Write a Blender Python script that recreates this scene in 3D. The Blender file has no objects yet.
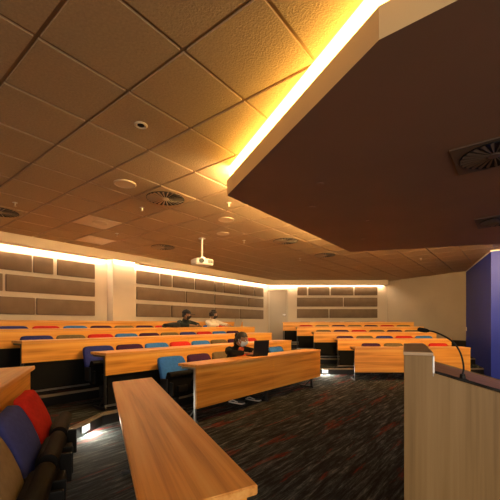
import bpy, bmesh, math, random
from mathutils import Vector, Matrix
random.seed(7)
sc = bpy.context.scene
COL = sc.collection
PI = math.pi
H = 1.26                      # camera height above the front floor
FPX, YH = 342.0, 324.0        # focal length and horizon in pixels of the 500 px frame
ZC = H + 1.70                 # tile ceiling
STEP = 0.147

# ------------------------------------------------------------------ objects
def link(o, parent=None):
    COL.objects.link(o)
    if parent: o.parent = parent
    return o
def tag(o, label, cat, group=None):
    o['label'] = label; o['category'] = cat
    if group: o['group'] = group
    return o
def empty(name, loc=(0,0,0), rz=0, label=None, cat=None, group=None):
    o = bpy.data.objects.new(name, None); o.empty_display_size = .1
    COL.objects.link(o); o.location = loc; o.rotation_euler = (0,0,rz)
    if label: tag(o, label, cat, group)
    return o
def copy_tree(o, parent=None):
    c = o.copy(); COL.objects.link(c)
    if parent: c.parent = parent
    for ch in list(o.children): copy_tree(ch, c)
    return c
def finish(name, bm, mats, parent=None, smooth=False, kind=None):
    bmesh.ops.recalc_face_normals(bm, faces=bm.faces[:])
    me = bpy.data.meshes.new(name); bm.to_mesh(me); bm.free()
    if not isinstance(mats, (list, tuple)): mats = [mats]
    for m in mats: me.materials.append(m)
    if smooth:
        for p in me.polygons: p.use_smooth = True
        try: me.set_sharp_from_angle(angle=math.radians(40 if smooth is True else smooth))
        except Exception: pass
    o = bpy.data.objects.new(name, me); link(o, parent)
    if kind: o['kind'] = kind
    return o

# ------------------------------------------------------------------ mesh helpers
def NB(): return bmesh.new()
def merge(bm, other, M=None):
    vs = {}
    for v in other.verts: vs[v] = bm.verts.new(M @ v.co if M else v.co)
    for f in other.faces:
        try:
            nf = bm.faces.new([vs[v] for v in f.verts]); nf.material_index = f.material_index
        except ValueError: pass
    other.free()
def box(bm, x0, x1, y0, y1, z0, z1, bev=0, M=None, mi=0, seg=2):
    b = NB(); bmesh.ops.create_cube(b, size=1)
    for v in b.verts:
        v.co = Vector(((x0+x1)/2+v.co.x*(x1-x0), (y0+y1)/2+v.co.y*(y1-y0), (z0+z1)/2+v.co.z*(z1-z0)))
    if bev: bmesh.ops.bevel(b, geom=b.edges[:], offset=bev, segments=seg, affect='EDGES', profile=.6)
    for f in b.faces: f.material_index = mi
    merge(bm, b, M)
def prism(bm, poly, z0, z1, mi_side=0, mi_cap=0, bev=0):
    b = NB()
    lo = [b.verts.new((p[0], p[1], z0)) for p in poly]; hi = [b.verts.new((p[0], p[1], z1)) for p in poly]
    n = len(poly)
    caps = [b.faces.new(lo[::-1]), b.faces.new(hi)]
    for f in caps: f.material_index = mi_cap
    for i in range(n):
        f = b.faces.new((lo[i], lo[(i+1)%n], hi[(i+1)%n], hi[i])); f.material_index = mi_side
    if bev: bmesh.ops.bevel(b, geom=b.edges[:], offset=bev, segments=2, affect='EDGES')
    else: bmesh.ops.triangulate(b, faces=caps)
    merge(bm, b)
def superbox(bm, c, dims, p=6, cuts=6, fn=None, mi=0):
    b = NB(); bmesh.ops.create_cube(b, size=2)
    bmesh.ops.subdivide_edges(b, edges=b.edges[:], cuts=cuts, use_grid_fill=True)
    for v in b.verts:
        q = Vector([math.copysign(abs(a)**.55, a) for a in v.co])
        s = (abs(q.x)**p+abs(q.y)**p+abs(q.z)**p)**(1/p)
        q /= s
        q = Vector((q.x*dims[0]/2, q.y*dims[1]/2, q.z*dims[2]/2))
        if fn: q = fn(q)
        v.co = q + Vector(c)
    for f in b.faces: f.material_index = mi
    merge(bm, b)
def tube(bm, pts, r, n=10, caps=True, mi=0):
    pts = [Vector(p) for p in pts]; b = NB(); rings = []
    rr = r if isinstance(r, (list, tuple)) else [r]*len(pts)
    up = None
    for i, p in enumerate(pts):
        t = (pts[min(i+1, len(pts)-1)]-pts[max(i-1, 0)]).normalized()
        if up is None: up = t.orthogonal().normalized()
        up = (up - t*up.dot(t)).normalized(); w = t.cross(up)
        rings.append([b.verts.new(p + rr[i]*(math.cos(2*PI*k/n)*up+math.sin(2*PI*k/n)*w)) for k in range(n)])
    for i in range(len(pts)-1):
        for k in range(n): b.faces.new((rings[i][k], rings[i][(k+1)%n], rings[i+1][(k+1)%n], rings[i+1][k]))
    if caps: b.faces.new(rings[0][::-1]); b.faces.new(rings[-1])
    for f in b.faces: f.material_index = mi
    merge(bm, b)
def lathe(bm, prof, c=(0,0,0), n=32, mi=0):
    b = NB(); rings = []
    for r, z in prof:
        rings.append([b.verts.new((c[0]+max(r,1e-4)*math.cos(2*PI*k/n), c[1]+max(r,1e-4)*math.sin(2*PI*k/n), c[2]+z)) for k in range(n)])
    for i in range(len(prof)-1):
        for k in range(n): b.faces.new((rings[i][k], rings[i][(k+1)%n], rings[i+1][(k+1)%n], rings[i+1][k]))
    for ring in (rings[0], rings[-1]):
        try: b.faces.new(ring)
        except ValueError: pass
    for f in b.faces: f.material_index = mi
    merge(bm, b)
def bez(pts, n=24):            # Catmull-Rom through the points
    P = [Vector(p) for p in pts]; P = [2*P[0]-P[1]]+P+[2*P[-1]-P[-2]]; out = []
    seg = len(P)-3
    for s in range(seg):
        a, b, c, d = P[s:s+4]
        for k in range(n//seg+1):
            t = k/(n//seg+1)
            out.append(.5*((2*b)+(c-a)*t+(2*a-5*b+4*c-d)*t*t+(3*b-a-3*c+d)*t**3))
    out.append(P[-2]); return out

# ------------------------------------------------------------------ materials
def mat(name, col=(.5,.5,.5), rough=.5, metal=0, spec=.5, bump=None, var=None):
    m = bpy.data.materials.new(name); m.use_nodes = True
    nt = m.node_tree; b = nt.nodes['Principled BSDF']
    b.inputs['Base Color'].default_value = (*col, 1); b.inputs['Roughness'].default_value = rough
    b.inputs['Metallic'].default_value = metal; b.inputs['Specular IOR Level'].default_value = spec
    tc = nt.nodes.new('ShaderNodeTexCoord')
    if var:                                   # (scale, amount)
        n = nt.nodes.new('ShaderNodeTexNoise'); n.inputs['Scale'].default_value = var[0]; n.inputs['Detail'].default_value = 4
        nt.links.new(tc.outputs['Object'], n.inputs['Vector'])
        r = nt.nodes.new('ShaderNodeValToRGB'); a = var[1]
        r.color_ramp.elements[0].position = .3; r.color_ramp.elements[1].position = .7
        r.color_ramp.elements[0].color = (*[c*(1-a) for c in col], 1); r.color_ramp.elements[1].color = (*[min(1, c*(1+a)) for c in col], 1)
        nt.links.new(n.outputs['Fac'], r.inputs['Fac']); nt.links.new(r.outputs['Color'], b.inputs['Base Color'])
    if bump:                                  # (scale, strength)
        n = nt.nodes.new('ShaderNodeTexNoise'); n.inputs['Scale'].default_value = bump[0]; n.inputs['Detail'].default_value = 3
        nt.links.new(tc.outputs['Object'], n.inputs['Vector'])
        u = nt.nodes.new('ShaderNodeBump'); u.inputs['Strength'].default_value = bump[1]; u.inputs['Distance'].default_value = .01
        nt.links.new(n.outputs['Fac'], u.inputs['Height']); nt.links.new(u.outputs['Normal'], b.inputs['Normal'])
    return m
def emis(name, col, s):
    m = bpy.data.materials.new(name); m.use_nodes = True; nt = m.node_tree
    nt.nodes.clear(); o = nt.nodes.new('ShaderNodeOutputMaterial'); e = nt.nodes.new('ShaderNodeEmission')
    e.inputs['Color'].default_value = (*col, 1); e.inputs['Strength'].default_value = s
    nt.links.new(e.outputs[0], o.inputs[0]); return m
def wood(name, cols, rough=.35, stretch=(.5, 16, 16), fine=(2, 90, 90), spec=.4):
    m = bpy.data.materials.new(name); m.use_nodes = True; nt = m.node_tree; b = nt.nodes['Principled BSDF']
    L = nt.links.new; N = nt.nodes.new
    tc = N('ShaderNodeTexCoord')
    def noise(scale, det, sc_):
        mp = N('ShaderNodeMapping'); mp.inputs['Scale'].default_value = scale; L(tc.outputs['Object'], mp.inputs['Vector'])
        n = N('ShaderNodeTexNoise'); n.inputs['Scale'].default_value = sc_; n.inputs['Detail'].default_value = det; n.inputs['Distortion'].default_value = .3
        L(mp.outputs[0], n.inputs['Vector']); return n.outputs['Fac']
    a = noise(stretch, 2, 1.0); f = noise(fine, 4, 1.0)
    mx = N('ShaderNodeMath'); mx.operation = 'MULTIPLY_ADD'; L(f, mx.inputs[0]); mx.inputs[1].default_value = .45
    L(a, mx.inputs[2])
    r = N('ShaderNodeValToRGB'); L(mx.outputs[0], r.inputs['Fac'])
    e = r.color_ramp.elements; e[0].position = .48; e[0].color = (*cols[0], 1); e[1].position = .98; e[1].color = (*cols[2], 1)
    k = r.color_ramp.elements.new(.72); k.color = (*cols[1], 1)
    L(r.outputs['Color'], b.inputs['Base Color']); b.inputs['Roughness'].default_value = rough; b.inputs['Specular IOR Level'].default_value = spec
    u = N('ShaderNodeBump'); u.inputs['Strength'].default_value = .05; L(f, u.inputs['Height']); L(u.outputs[0], b.inputs['Normal'])
    return m

def carpet(name, ang):
    m = bpy.data.materials.new(name); m.use_nodes = True; nt = m.node_tree; b = nt.nodes['Principled BSDF']
    L = nt.links.new; N = nt.nodes.new
    tc = N('ShaderNodeTexCoord'); rot = N('ShaderNodeMapping'); rot.vector_type = 'TEXTURE'; rot.inputs['Rotation'].default_value = (0, 0, ang)
    L(tc.outputs['Object'], rot.inputs['Vector'])
    def noise(scale, det, dist=0, off=0, rgh=.6):
        mp = N('ShaderNodeMapping'); mp.inputs['Scale'].default_value = scale; mp.inputs['Location'].default_value = (off, off, 0); L(rot.outputs[0], mp.inputs['Vector'])
        n = N('ShaderNodeTexNoise'); n.inputs['Scale'].default_value = 1; n.inputs['Detail'].default_value = det; n.inputs['Distortion'].default_value = dist; n.inputs['Roughness'].default_value = rgh
        L(mp.outputs[0], n.inputs['Vector']); return n.outputs['Fac']
    def ramp(f, stops):
        r = N('ShaderNodeValToRGB'); L(f, r.inputs['Fac']); e = r.color_ramp.elements
        e[0].position, e[0].color = stops[0][0], (*stops[0][1], 1); e[1].position, e[1].color = stops[-1][0], (*stops[-1][1], 1)
        for p, c in stops[1:-1]: k = e.new(p); k.color = (*c, 1)
        return r.outputs['Color']
    streak = noise((2.3, 22, 1), 9, .35, 0, .80)
    base = ramp(streak, [(.36, (.010,.010,.010)), (.48, (.024,.031,.036)), (.55, (.070,.088,.094)), (.67, (.30,.32,.30))])
    redm = noise((.8, 5.2, 1), 6, .5, 3.1, .62)
    rm = ramp(redm, [(.57, (0,0,0)), (.63, (1,1,1))])
    st2 = noise((8, 60, 1), 7, .3, 7.7, .8)
    sm = ramp(st2, [(.42, (0,0,0)), (.58, (1,1,1))])
    mm = N('ShaderNodeMix'); mm.data_type = 'RGBA'; mm.blend_type = 'MULTIPLY'; mm.inputs[0].default_value = 1
    L(rm, mm.inputs[6]); L(sm, mm.inputs[7])
    mix = N('ShaderNodeMix'); mix.data_type = 'RGBA'; L(mm.outputs[2], mix.inputs[0]); L(base, mix.inputs[6]); mix.inputs[7].default_value = (.24, .028, .020, 1)
    L(mix.outputs[2], b.inputs['Base Color']); b.inputs['Roughness'].default_value = .95; b.inputs['Specular IOR Level'].default_value = .15
    fz = noise((160, 160, 160), 2)
    u = N('ShaderNodeBump'); u.inputs['Strength'].default_value = .5; u.inputs['Distance'].default_value = .006; L(fz, u.inputs['Height']); L(u.outputs[0], b.inputs['Normal'])
    return m

TH = math.radians(38.2)
ANG_C = PI/2 - TH             # centre rows run along (sin TH, cos TH)
M = {}
M['wood'] = wood('warm_beech', [(.60,.235,.050), (.84,.40,.105), (.92,.53,.17)])
M['wood_panel'] = wood('warm_beech_panel', [(.56,.205,.028), (.83,.365,.058), (.93,.50,.11)], rough=.42, stretch=(.55,13,13))
M['wood_end'] = wood('dark_wood_edge', [(.16,.05,.018), (.26,.085,.03), (.34,.12,.045)], rough=.5)
M['oak'] = wood('pale_oak', [(.21,.125,.046), (.305,.188,.073), (.36,.228,.096)], rough=.5, stretch=(14,14,.5), fine=(80,80,2))
M['oak_top_lit'] = wood('oak_top_lit', [(.52,.37,.23), (.60,.44,.28), (.68,.51,.34)], rough=.4)  # ledge oak made paler to carry light falling from above
M['redwood'] = wood('reddish_work_surface', [(.44,.23,.125), (.54,.29,.16), (.62,.35,.20)], rough=.45)
M['carpet'] = carpet('streaked_carpet', ANG_C)
M['riser'] = mat('dark_riser', (.012,.012,.013), .3)
M['nosing'] = mat('tan_metal_nosing', (.42,.34,.24), .4, .6)
M['tile'] = mat('cream_mineral_tile', (.47,.325,.18), .75, bump=(90,.6), var=(60,.10))
M['tile_bright'] = mat('glossy_pale_tile', (.72,.53,.32), .4, bump=(150,.1))  # on the glossier tiles this paler colour holds some reflected light
M['tile_edge'] = mat('cream_tile_edge', (.60,.43,.26), .5)
M['grid'] = mat('brown_ceiling_grid', (.30,.19,.10), .4, .3)
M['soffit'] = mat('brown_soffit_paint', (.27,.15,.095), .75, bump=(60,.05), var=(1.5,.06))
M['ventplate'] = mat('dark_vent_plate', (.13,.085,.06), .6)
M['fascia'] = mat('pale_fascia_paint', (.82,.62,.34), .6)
M['margin'] = mat('cream_bulkhead_paint', (.72,.58,.40), .7)
M['plaster'] = mat('warm_white_plaster', (.62,.53,.43), .8, bump=(40,.06), var=(1.2,.04))
M['beige'] = mat('beige_plaster', (.40,.33,.25), .8, bump=(40,.06), var=(1.4,.05))
M['front_wall'] = mat('dark_grey_plaster', (.22,.20,.18), .8)
M['blue'] = mat('royal_blue_paint', (.010,.030,.42), .5, bump=(50,.04), var=(2,.08))
M['white'] = mat('white_paint', (.8,.78,.74), .45)
M['door'] = mat('grey_door_paint', (.40,.34,.28), .45, var=(1.5,.04))
M['doorframe'] = mat('door_frame_paint', (.50,.44,.37), .45)
M['acoustic'] = mat('brown_acoustic_fabric', (.185,.128,.084), .95, bump=(260,.5), var=(5,.10))
M['acoustic_side'] = mat('acoustic_edge', (.05,.034,.024), .9)
M['black'] = mat('black_plastic', (.007,.007,.007), .5, spec=.35, bump=(300,.1))
M['void'] = mat('underdesk_shade_black', (.004,.004,.004), .8, spec=.2)
M['vinyl'] = mat('black_vinyl', (.0035,.003,.003), .7, spec=.2, bump=(200,.2))
M['steel'] = mat('dark_powder_steel', (.03,.03,.032), .4, .3)
M['grey_steel'] = mat('silver_steel', (.5,.5,.5), .3, .9)
M['chrome'] = mat('satin_chrome', (.7,.7,.7), .2, 1)
M['led_ring'] = emis('warm_led_diffuser', (1,.56,.10), 4.8)
M['led_ring_strong'] = emis('warm_led_diffuser_audience', (1,.64,.26), 36)
M['led_wall'] = emis('warm_led_tape', (1,.73,.45), 18)
M['led_step'] = emis('white_step_led', (1,.92,.76), 1.0)
FAB = {}
for nm, c in (('bright blue', (.040,.18,.58)), ('navy blue', (.036,.045,.23)), ('dark purple', (.060,.018,.060)), ('red', (.64,.030,.022)), ('olive tan', (.185,.130,.065)), ('violet blue', (.066,.085,.37)), ('beige tan', (.36,.26,.15))):
    FAB[nm] = mat(nm.replace(' ', '_')+'_fabric', c, .9, spec=.2, bump=(350,.4), var=(30,.10))

# ------------------------------------------------------------------ plan frames
def frame(o, ang):
    return Vector((o[0], o[1], 0)), ang, Vector((math.cos(ang), math.sin(ang), 0)), Vector((-math.sin(ang), math.cos(ang), 0))
FC = frame((-.718, 4.234), ANG_C)                   # long left block
FL = frame((.026, 1.108), math.atan2(.915, -.403))  # foreground wing
FR = frame((0, 7.57), 0)                            # right block
PC, PR, PL = .95, 1.0, 1.0
def W(F, t, o, z=0): v = F[0]+F[2]*t+F[3]*o; return Vector((v.x, v.y, z))
def isect(p, d, q, e):
    den = d.x*e.y-d.y*e.x; s = ((q.x-p.x)*e.y-(q.y-p.y)*e.x)/den
    return Vector((p.x+d.x*s, p.y+d.y*s, 0))
V2 = lambda x, y: Vector((x, y, 0))
WL_OFF = 4.62; WB = 13.5
corner_lb = isect(W(FC,0,WL_OFF), FC[2], V2(0,WB), V2(1,0))
corner_lw = isect(W(FC,0,WL_OFF), FC[2], W(FL,0,4.2), FL[2])
lw_end = W(FL, -3.0, 4.2)
corner_br = V2(5.42, WB)
corner_bb = V2(6.93, 10.97)
corner_blue = V2(5.54, 7.86)
blue_end = corner_blue + V2(.79,-.61)*4.0
front_r = V2(blue_end.x, lw_end.y)
room = [lw_end, corner_lw, corner_lb, corner_br, corner_bb, corner_blue, blue_end, front_r]

# ------------------------------------------------------------------ floor with tiers
bm = NB()
prism(bm, [(p.x, p.y) for p in room][::-1], -.2, 0, 0, 0)
nose = []
for k in range(2, 6):
    oc = .89+PC*(k-2); orr = 8.55+PR*(k-2); ol = .84+1.0*(k-2)
    cr = isect(W(FC,0,oc), FC[2], V2(0,orr), V2(1,0))
    if k == 2:
        a, b_ = W(FL, 2.95, ol), V2(-1.83, 4.25)
        b_ = W(FC, (b_-FC[0]).dot(FC[2]), oc)
    else:
        tL = 3.0+.35*(k-2)
        a = W(FL, tL, ol)
        b_ = isect(a, FL[2].lerp(FC[2], .5), W(FC,0,oc), FC[2])
    rb = isect(corner_blue, corner_bb-corner_blue, V2(0,orr), V2(1,0))
    if orr > corner_bb.y: rb = isect(corner_bb, corner_br-corner_bb, V2(0,orr), V2(1,0))
    st = W(FL, -2.6, ol)
    line = [st, a, b_, cr, rb]
    outer = [corner_bb, corner_br, corner_lb, corner_lw, W(FL,-2.6,4.2)]
    if orr > corner_bb.y: outer = outer[1:]
    prism(bm, [(p.x, p.y) for p in line+outer], 0, STEP*(k-1), 1, 0)
    nose.append((k, line))
floor = finish('floor', bm, [M['carpet'], M['riser']], kind='structure')
for k, line in nose:
    bm = NB(); z = STEP*(k-1)
    for p, q in zip(line[:-1], line[1:]):
        d = (q-p); L_ = d.length; a = math.atan2(d.y, d.x)
        Mx = Matrix.Translation((p.x, p.y, 0)) @ Matrix.Rotation(a, 4, 'Z')
        box(bm, 0, L_, -.006, .035, z-.028, z+.004, 0, Mx)
    finish('trim_%d' % (k-1), bm, M['nosing'], kind='structure')

# ------------------------------------------------------------------ walls
def wall(name, p, q, m, z0=0, z1=None, th=.15, parent=None):
    d = q-p; a = math.atan2(d.y, d.x); bm = NB()
    box(bm, 0, d.length, 0, th, z0, z1 or ZC+.12, 0, Matrix.Translation((p.x, p.y, 0)) @ Matrix.Rotation(a, 4, 'Z'))
    return finish(name, bm, m, parent, kind='structure')
wall('wall_left', corner_lw, corner_lb, M['plaster'])
wall('wall_back', corner_lb, corner_br, M['plaster'])
wall('wall_right', corner_br, corner_bb, M['beige'])
wall('wall_aisle', corner_bb, corner_blue, M['blue'], z1=ZC)
wall('wall_stage', corner_blue, blue_end, M['blue'], z1=ZC)
wall('wall_stage_right', blue_end, front_r, M['front_wall'])
fd = (lw_end-front_r); fl = fd.length; fu = fd.normalized()
wall('wall_front', front_r, front_r+fu*.3, M['front_wall']); wall('wall_front', lw_end-fu*.3, lw_end, M['front_wall'])
wall('wall_front', front_r+fu*.3, lw_end-fu*.3, M['front_wall'], z1=.25); wall('wall_front', front_r+fu*.3, lw_end-fu*.3, M['front_wall'], z0=2.75)
bm = NB()
for i in range(1, 7):
    p = front_r+fu*(.3+(fl-.6)*i/7); box(bm, p.x-.03, p.x+.03, p.y-.10, p.y-.03, .25, 2.75)
finish('fill_opening_bars', bm, M['steel'], kind='structure')  # bars of an opening added in the unseen front wall for frontal fill
pl = bpy.data.lights.new('fill_opening_portal', 'AREA'); pl.shape = 'RECTANGLE'; pl.size = fl-.6; pl.size_y = 2.5; pl.cycles.is_portal = True
po = bpy.data.objects.new('fill_opening_portal', pl); COL.objects.link(po); pm = (front_r+lw_end)/2; po.location = (pm.x, pm.y-.12, 1.5); po.rotation_euler = (PI/2, 0, 0); po['kind'] = 'structure'
wall('wall_wing', lw_end, corner_lw, M['acoustic'])
bm = NB()
for p, q in ((corner_bb, corner_blue), (corner_blue, blue_end)):
    d = q-p; box(bm, 0, d.length, -.012, .01, ZC-.035, ZC-.008, 0, Matrix.Translation((p.x,p.y,0)) @ Matrix.Rotation(math.atan2(d.y,d.x),4,'Z'))
finish('trim_5', bm, M['white'], kind='structure')
bm = NB()
d = corner_bb-corner_br
box(bm, 0, d.length, -.02, .01, STEP*3, STEP*4+.14, 0, Matrix.Translation((corner_br.x,corner_br.y,0)) @ Matrix.Rotation(math.atan2(d.y,d.x),4,'Z'))
finish('baseboard_right', bm, M['riser'], kind='structure')
# column on the long wall
c0 = 8.376*.93
colx0, colx1, colo = None, None, 4.36
def along_wall(px, off):       # distance along the left block's direction at which an offset line shows at image column px
    k = (px-250)/FPX
    # -sin.. solve (F0 + t d + off n): X = k Y
    d, n, o = FC[2], FC[3], FC[0]
    bx, by = o.x+n.x*off, o.y+n.y*off
    return (k*by-bx)/(d.x-k*d.y)
colx0, colx1 = along_wall(113, colo), along_wall(134, colo)
bm = NB(); box(bm, colx0, colx1, colo, WL_OFF+.02, 0, ZC, 0, Matrix.Translation(FC[0]) @ Matrix.Rotation(FC[1],4,'Z'))
finish('column', bm, M['plaster'], kind='structure')

# ------------------------------------------------------------------ ceiling
ca, sa = math.sin(TH), math.cos(TH)
G0 = V2(-.884, 2.486); GA = V2(ca, sa)*.6; GB = V2(-sa, ca)*.6
def inside(p, poly):
    c = False; n = len(poly)
    for i in range(n):
        a, b = poly[i], poly[(i+1)%n]
        if (a.y > p.y) != (b.y > p.y) and p.x < (b.x-a.x)*(p.y-a.y)/(b.y-a.y)+a.x: c = not c
    return c
grow = [c + (c-V2(1.5,5)).normalized()*.5 for c in room]
bm = NB(); tiles = NB(); bright = NB()
def cell(i, j): return G0+GA*(i+.5)+GB*(j+.5)
def cell_of(px, py):
    Y = 1.70*FPX/(YH-py); X = (px-250)/FPX*Y; v = V2(X, Y)-G0
    return v.dot(GA)/.36, v.dot(GB)/.36
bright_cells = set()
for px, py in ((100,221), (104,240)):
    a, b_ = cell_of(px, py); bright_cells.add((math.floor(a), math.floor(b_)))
for i in range(-14, 26):
    for j in range(-20, 16):
        c = cell(i, j)
        if not inside(c, grow): continue
        g = .014
        u, v = GA*(1-2*g/.6)*.5, GB*(1-2*g/.6)*.5
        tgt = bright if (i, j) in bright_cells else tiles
        vs = []
        for s, t in ((-1,-1),(1,-1),(1,1),(-1,1)):
            p = c+u*s+v*t; vs.append((p.x, p.y))
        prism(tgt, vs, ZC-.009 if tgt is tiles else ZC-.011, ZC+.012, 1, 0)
prism(bm, [(p.x, p.y) for p in grow][::-1], ZC+.006, ZC+.06)
ceil = finish('ceiling', tiles, [M['tile'], M['tile_edge']], kind='structure')
finish('ceiling_grid', bm, M['grid'], kind='structure')
finish('ceiling_painted_sheen_tiles', bright, [M['tile_bright'], M['tile_edge']], kind='structure')  # glossier tiles, with reflected light also put into their paler colour

# perimeter bulkhead on the long wall and the back wall, with the LED slot behind it
ZB = H+1.51
bi = 4.24; bo = 4.50
inner_corner = isect(W(FC,0,bi), FC[2], V2(0,WB-.38), V2(1,0))
outer_corner = isect(W(FC,0,bo), FC[2], V2(0,WB-.12), V2(1,0))
bend = V2(5.30, 0)
t0 = (corner_lw-FC[0]).dot(FC[2])
bm = NB()
cI = 4.275
poly = [W(FC,t0,bi), inner_corner, V2(bend.x,WB-.38), V2(bend.x,WB-.12), outer_corner,
        W(FC,colx1+.10,bo), W(FC,colx1+.10,cI), W(FC,colx0-.10,cI), W(FC,colx0-.10,bo), W(FC,t0,bo)]
prism(bm, [(p.x,p.y) for p in poly], ZB, ZC, 0, 0)
box(bm, bend.x-.02, bend.x+.01, WB-.38, WB, ZB, ZC)
finish('ceiling_bulkhead', bm, M['margin'], kind='structure')
def strip(name, p, q, w0, w1, z0, z1, m, label, group):
    d = q-p; a = math.atan2(d.y, d.x); mid = (p+q)/2
    bm = NB(); box(bm, -d.length/2, d.length/2, w0, w1, z0, z1)
    o = finish(name, bm, m); o.location = (mid.x, mid.y, 0); o.rotation_euler = (0,0,a)
    return tag(o, label, 'light', group)
G = 'warm wall wash strip lights'
def strip_wall(p, q, lab): return strip('cove_light', p, q, -.085, -.02, ZB+.03, ZB+.05, M['led_wall'], lab, G)
strip_wall(W(FC,t0+.1,WL_OFF), W(FC,colx0-.06,WL_OFF), 'warm LED strip along the top of the long left wall, left of the column')
strip_wall(W(FC,colx0-.02,colo), W(FC,colx1+.02,colo), 'short warm LED strip at the top of the plain column')
strip_wall(W(FC,colx1+.06,WL_OFF), W(FC,(corner_lb-FC[0]).dot(FC[2])-.12,WL_OFF), 'warm LED strip along the top of the left wall between column and door')
strip_wall(corner_lb+V2(.1,0), V2(bend.x-.06,WB), 'warm LED strip along the top of the back wall above door and brown panels')

# dropped soffit slab over the stage with a luminous band round its edge
ZS = H+1.377; ZF = ZS+.165
S = [V2(-.247,3.665), V2(1.912,6.54), V2(5.6,5.535), V2(6.6,1.0), V2(4.2,-1.2), V2(.884,1.4535), V2(.625,1.658)]
cen = V2(3, 3)
def inset(poly, d):
    n = len(poly); out = []
    for i in range(n):
        a, b, c = poly[i-1], poly[i], poly[(i+1)%n]
        e1, e2 = (b-a).normalized(), (c-b).normalized()
        n1, n2 = V2(e1.y,-e1.x), V2(e2.y,-e2.x)          # polygon runs clockwise
        out.append(isect(a+n1*d, e1, b+n2*d, e2))
    return out
bm = NB()
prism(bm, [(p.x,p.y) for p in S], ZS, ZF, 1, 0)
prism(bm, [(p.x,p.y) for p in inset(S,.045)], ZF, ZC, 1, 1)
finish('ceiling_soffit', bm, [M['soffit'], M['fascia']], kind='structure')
B2 = inset(S, .035); names = ['facing the long left block', 'facing the right block', None, None, None, 'at its near right corner', 'facing the foreground desk']
for i in range(7):
    if names[i] is None: continue
    p, q = B2[i], B2[(i+1)%7]
    strip('cove_light', p, q, -.012, .012, ZF+.004, ZC-.008, M['led_ring_strong'] if i < 2 else M['led_ring'], 'bright warm light band round the dropped brown soffit, the side '+names[i], 'soffit light bands')

# ------------------------------------------------------------------ ceiling fittings
def cpos(px, py, z=ZC): Y = (z-H)*FPX/(YH-py); return V2((px-250)/FPX*Y, Y)
def snap(p):
    v = p-G0; return cell(math.floor(v.dot(GA)/.36), math.floor(v.dot(GB)/.36))
def diffuser(p, z, rz, label, size=.58, group='swirl ceiling vents'):
    e = empty('ceiling_vent', (p.x, p.y, z), rz, label, 'vent', group)
    bm = NB(); s = size/2
    box(bm, -s, s, -s, s, -.010, .002, .004); finish('plate', bm, M['tile'] if z > ZC-.1 else M['ventplate'], e)
    bm = NB(); lathe(bm, [(.0,-.012), (.235*size/.58,-.012), (.25*size/.58,-.018), (.25*size/.58,-.008), (0,-.008)]); finish('dark_core', bm, M['black'], e, True)
    bm = NB(); R = .245*size/.58
    for k in range(24):
        Mx = Matrix.Rotation(2*PI*k/24, 4, 'Z') @ Matrix.Translation((.05,0,-.02)) @ Matrix.Rotation(.5, 4, 'X')
        b = NB(); vs = [b.verts.new(c) for c in ((0,-.003,0),(R-.05,-.013,0),(R-.05,.013,0),(0,.003,0))]; vt = [b.verts.new((v.co.x,v.co.y,.003)) for v in vs]
        b.faces.new(vs[::-1]); b.faces.new(vt)
        for a in range(4): b.faces.new((vs[a],vs[(a+1)%4],vt[(a+1)%4],vt[a]))
        merge(bm, b, Mx)
    lathe(bm, [(0,-.026),(.045,-.024),(.05,-.012),(0,-.012)], n=20)
    finish('swirl_blades', bm, M['nosing'] if z > ZC-.1 else M['ventplate'], e)
    return e
for px, py, lab in ((164,196,'large round swirl vent set in a ceiling tile left of the soffit corner'),
                    (8,212,'round swirl vent at the left edge of the tiled ceiling'),
                    (178,246,'small looking swirl vent in the tiles left of the projector pole'),
                    (287,240,'round vent in the tiles just behind the soffit edge, above the door'),
                    (330,254,'round vent in the far tiles close to the soffit back corner')):
    p = snap(cpos(px, py)); diffuser(p, ZC-.005, ANG_C, lab)
def disc(px, py, r, label, m, name='ceiling_speaker'):
    p = cpos(px, py); e = empty(name, (p.x, p.y, ZC-.004), 0, label, 'speaker', 'round ceiling speakers')
    bm = NB(); lathe(bm, [(r,0),(r,-.012),(r*.9,-.018),(r*.84,-.012)], n=36); finish('rim', bm, M['margin'], e, True)
    bm = NB(); lathe(bm, [(0,-.016),(r*.5,-.0155),(r*.85,-.013),(r*.85,-.004),(0,-.004)], n=36); finish('grille', bm, m, e, True)
disc(125,183,.13,'pale round ceiling speaker beside the large swirl vent', M['tile_bright'])
disc(226,219,.13,'pale round ceiling speaker just below the soffit corner', M['tile_bright'])
disc(100,222,.12,'round ceiling speaker in the shiny tile over the left wall', M['tile_bright'])
disc(223,233,.12,'small round ceiling speaker above and right of the projector pole', M['tile_bright'])
e = cpos(141,124); d_ = empty('downlight', (e.x, e.y, ZC-.004), 0, 'small unlit eyeball downlight in the dark tiles at upper left', 'light')
bm = NB(); lathe(bm, [(.055,0),(.055,-.010),(.042,-.016),(.036,-.008)], n=28); finish('trim_ring', bm, M['margin'], d_, True)
bm = NB(); lathe(bm, [(0,-.008),(.02,-.012),(.034,-.006),(.034,0),(0,0)], n=24); finish('lens', bm, M['black'], d_, True)
for px, py, lab in ((142,207,'sprinkler head below the large swirl vent'), (117,233,'sprinkler head near the bulkhead over the column'), (229,202,'sprinkler head beside the soffit corner'),
                    (244,240,'sprinkler head right of the projector pole'), (300,258,'sprinkler head in the far tiles above the back panels'), (15,202,'sprinkler head at the far left above the edge vent'), (421,258,'sprinkler head above the plain beige wall')):
    p = cpos(px, py); t = empty('sprinkler_head', (p.x,p.y,ZC-.004), 0, 'small pale '+lab, 'sprinkler', 'ceiling sprinkler heads')
    bm = NB(); lathe(bm, [(.036,0),(.034,-.006),(.012,-.010)], n=20); finish('escutcheon', bm, M['white'], t, True)
    bm = NB(); lathe(bm, [(.011,-.006),(.010,-.035),(.006,-.05),(.020,-.053),(.020,-.056),(0,-.057)], n=14); finish('nozzle', bm, M['margin'], t, True)
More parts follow.
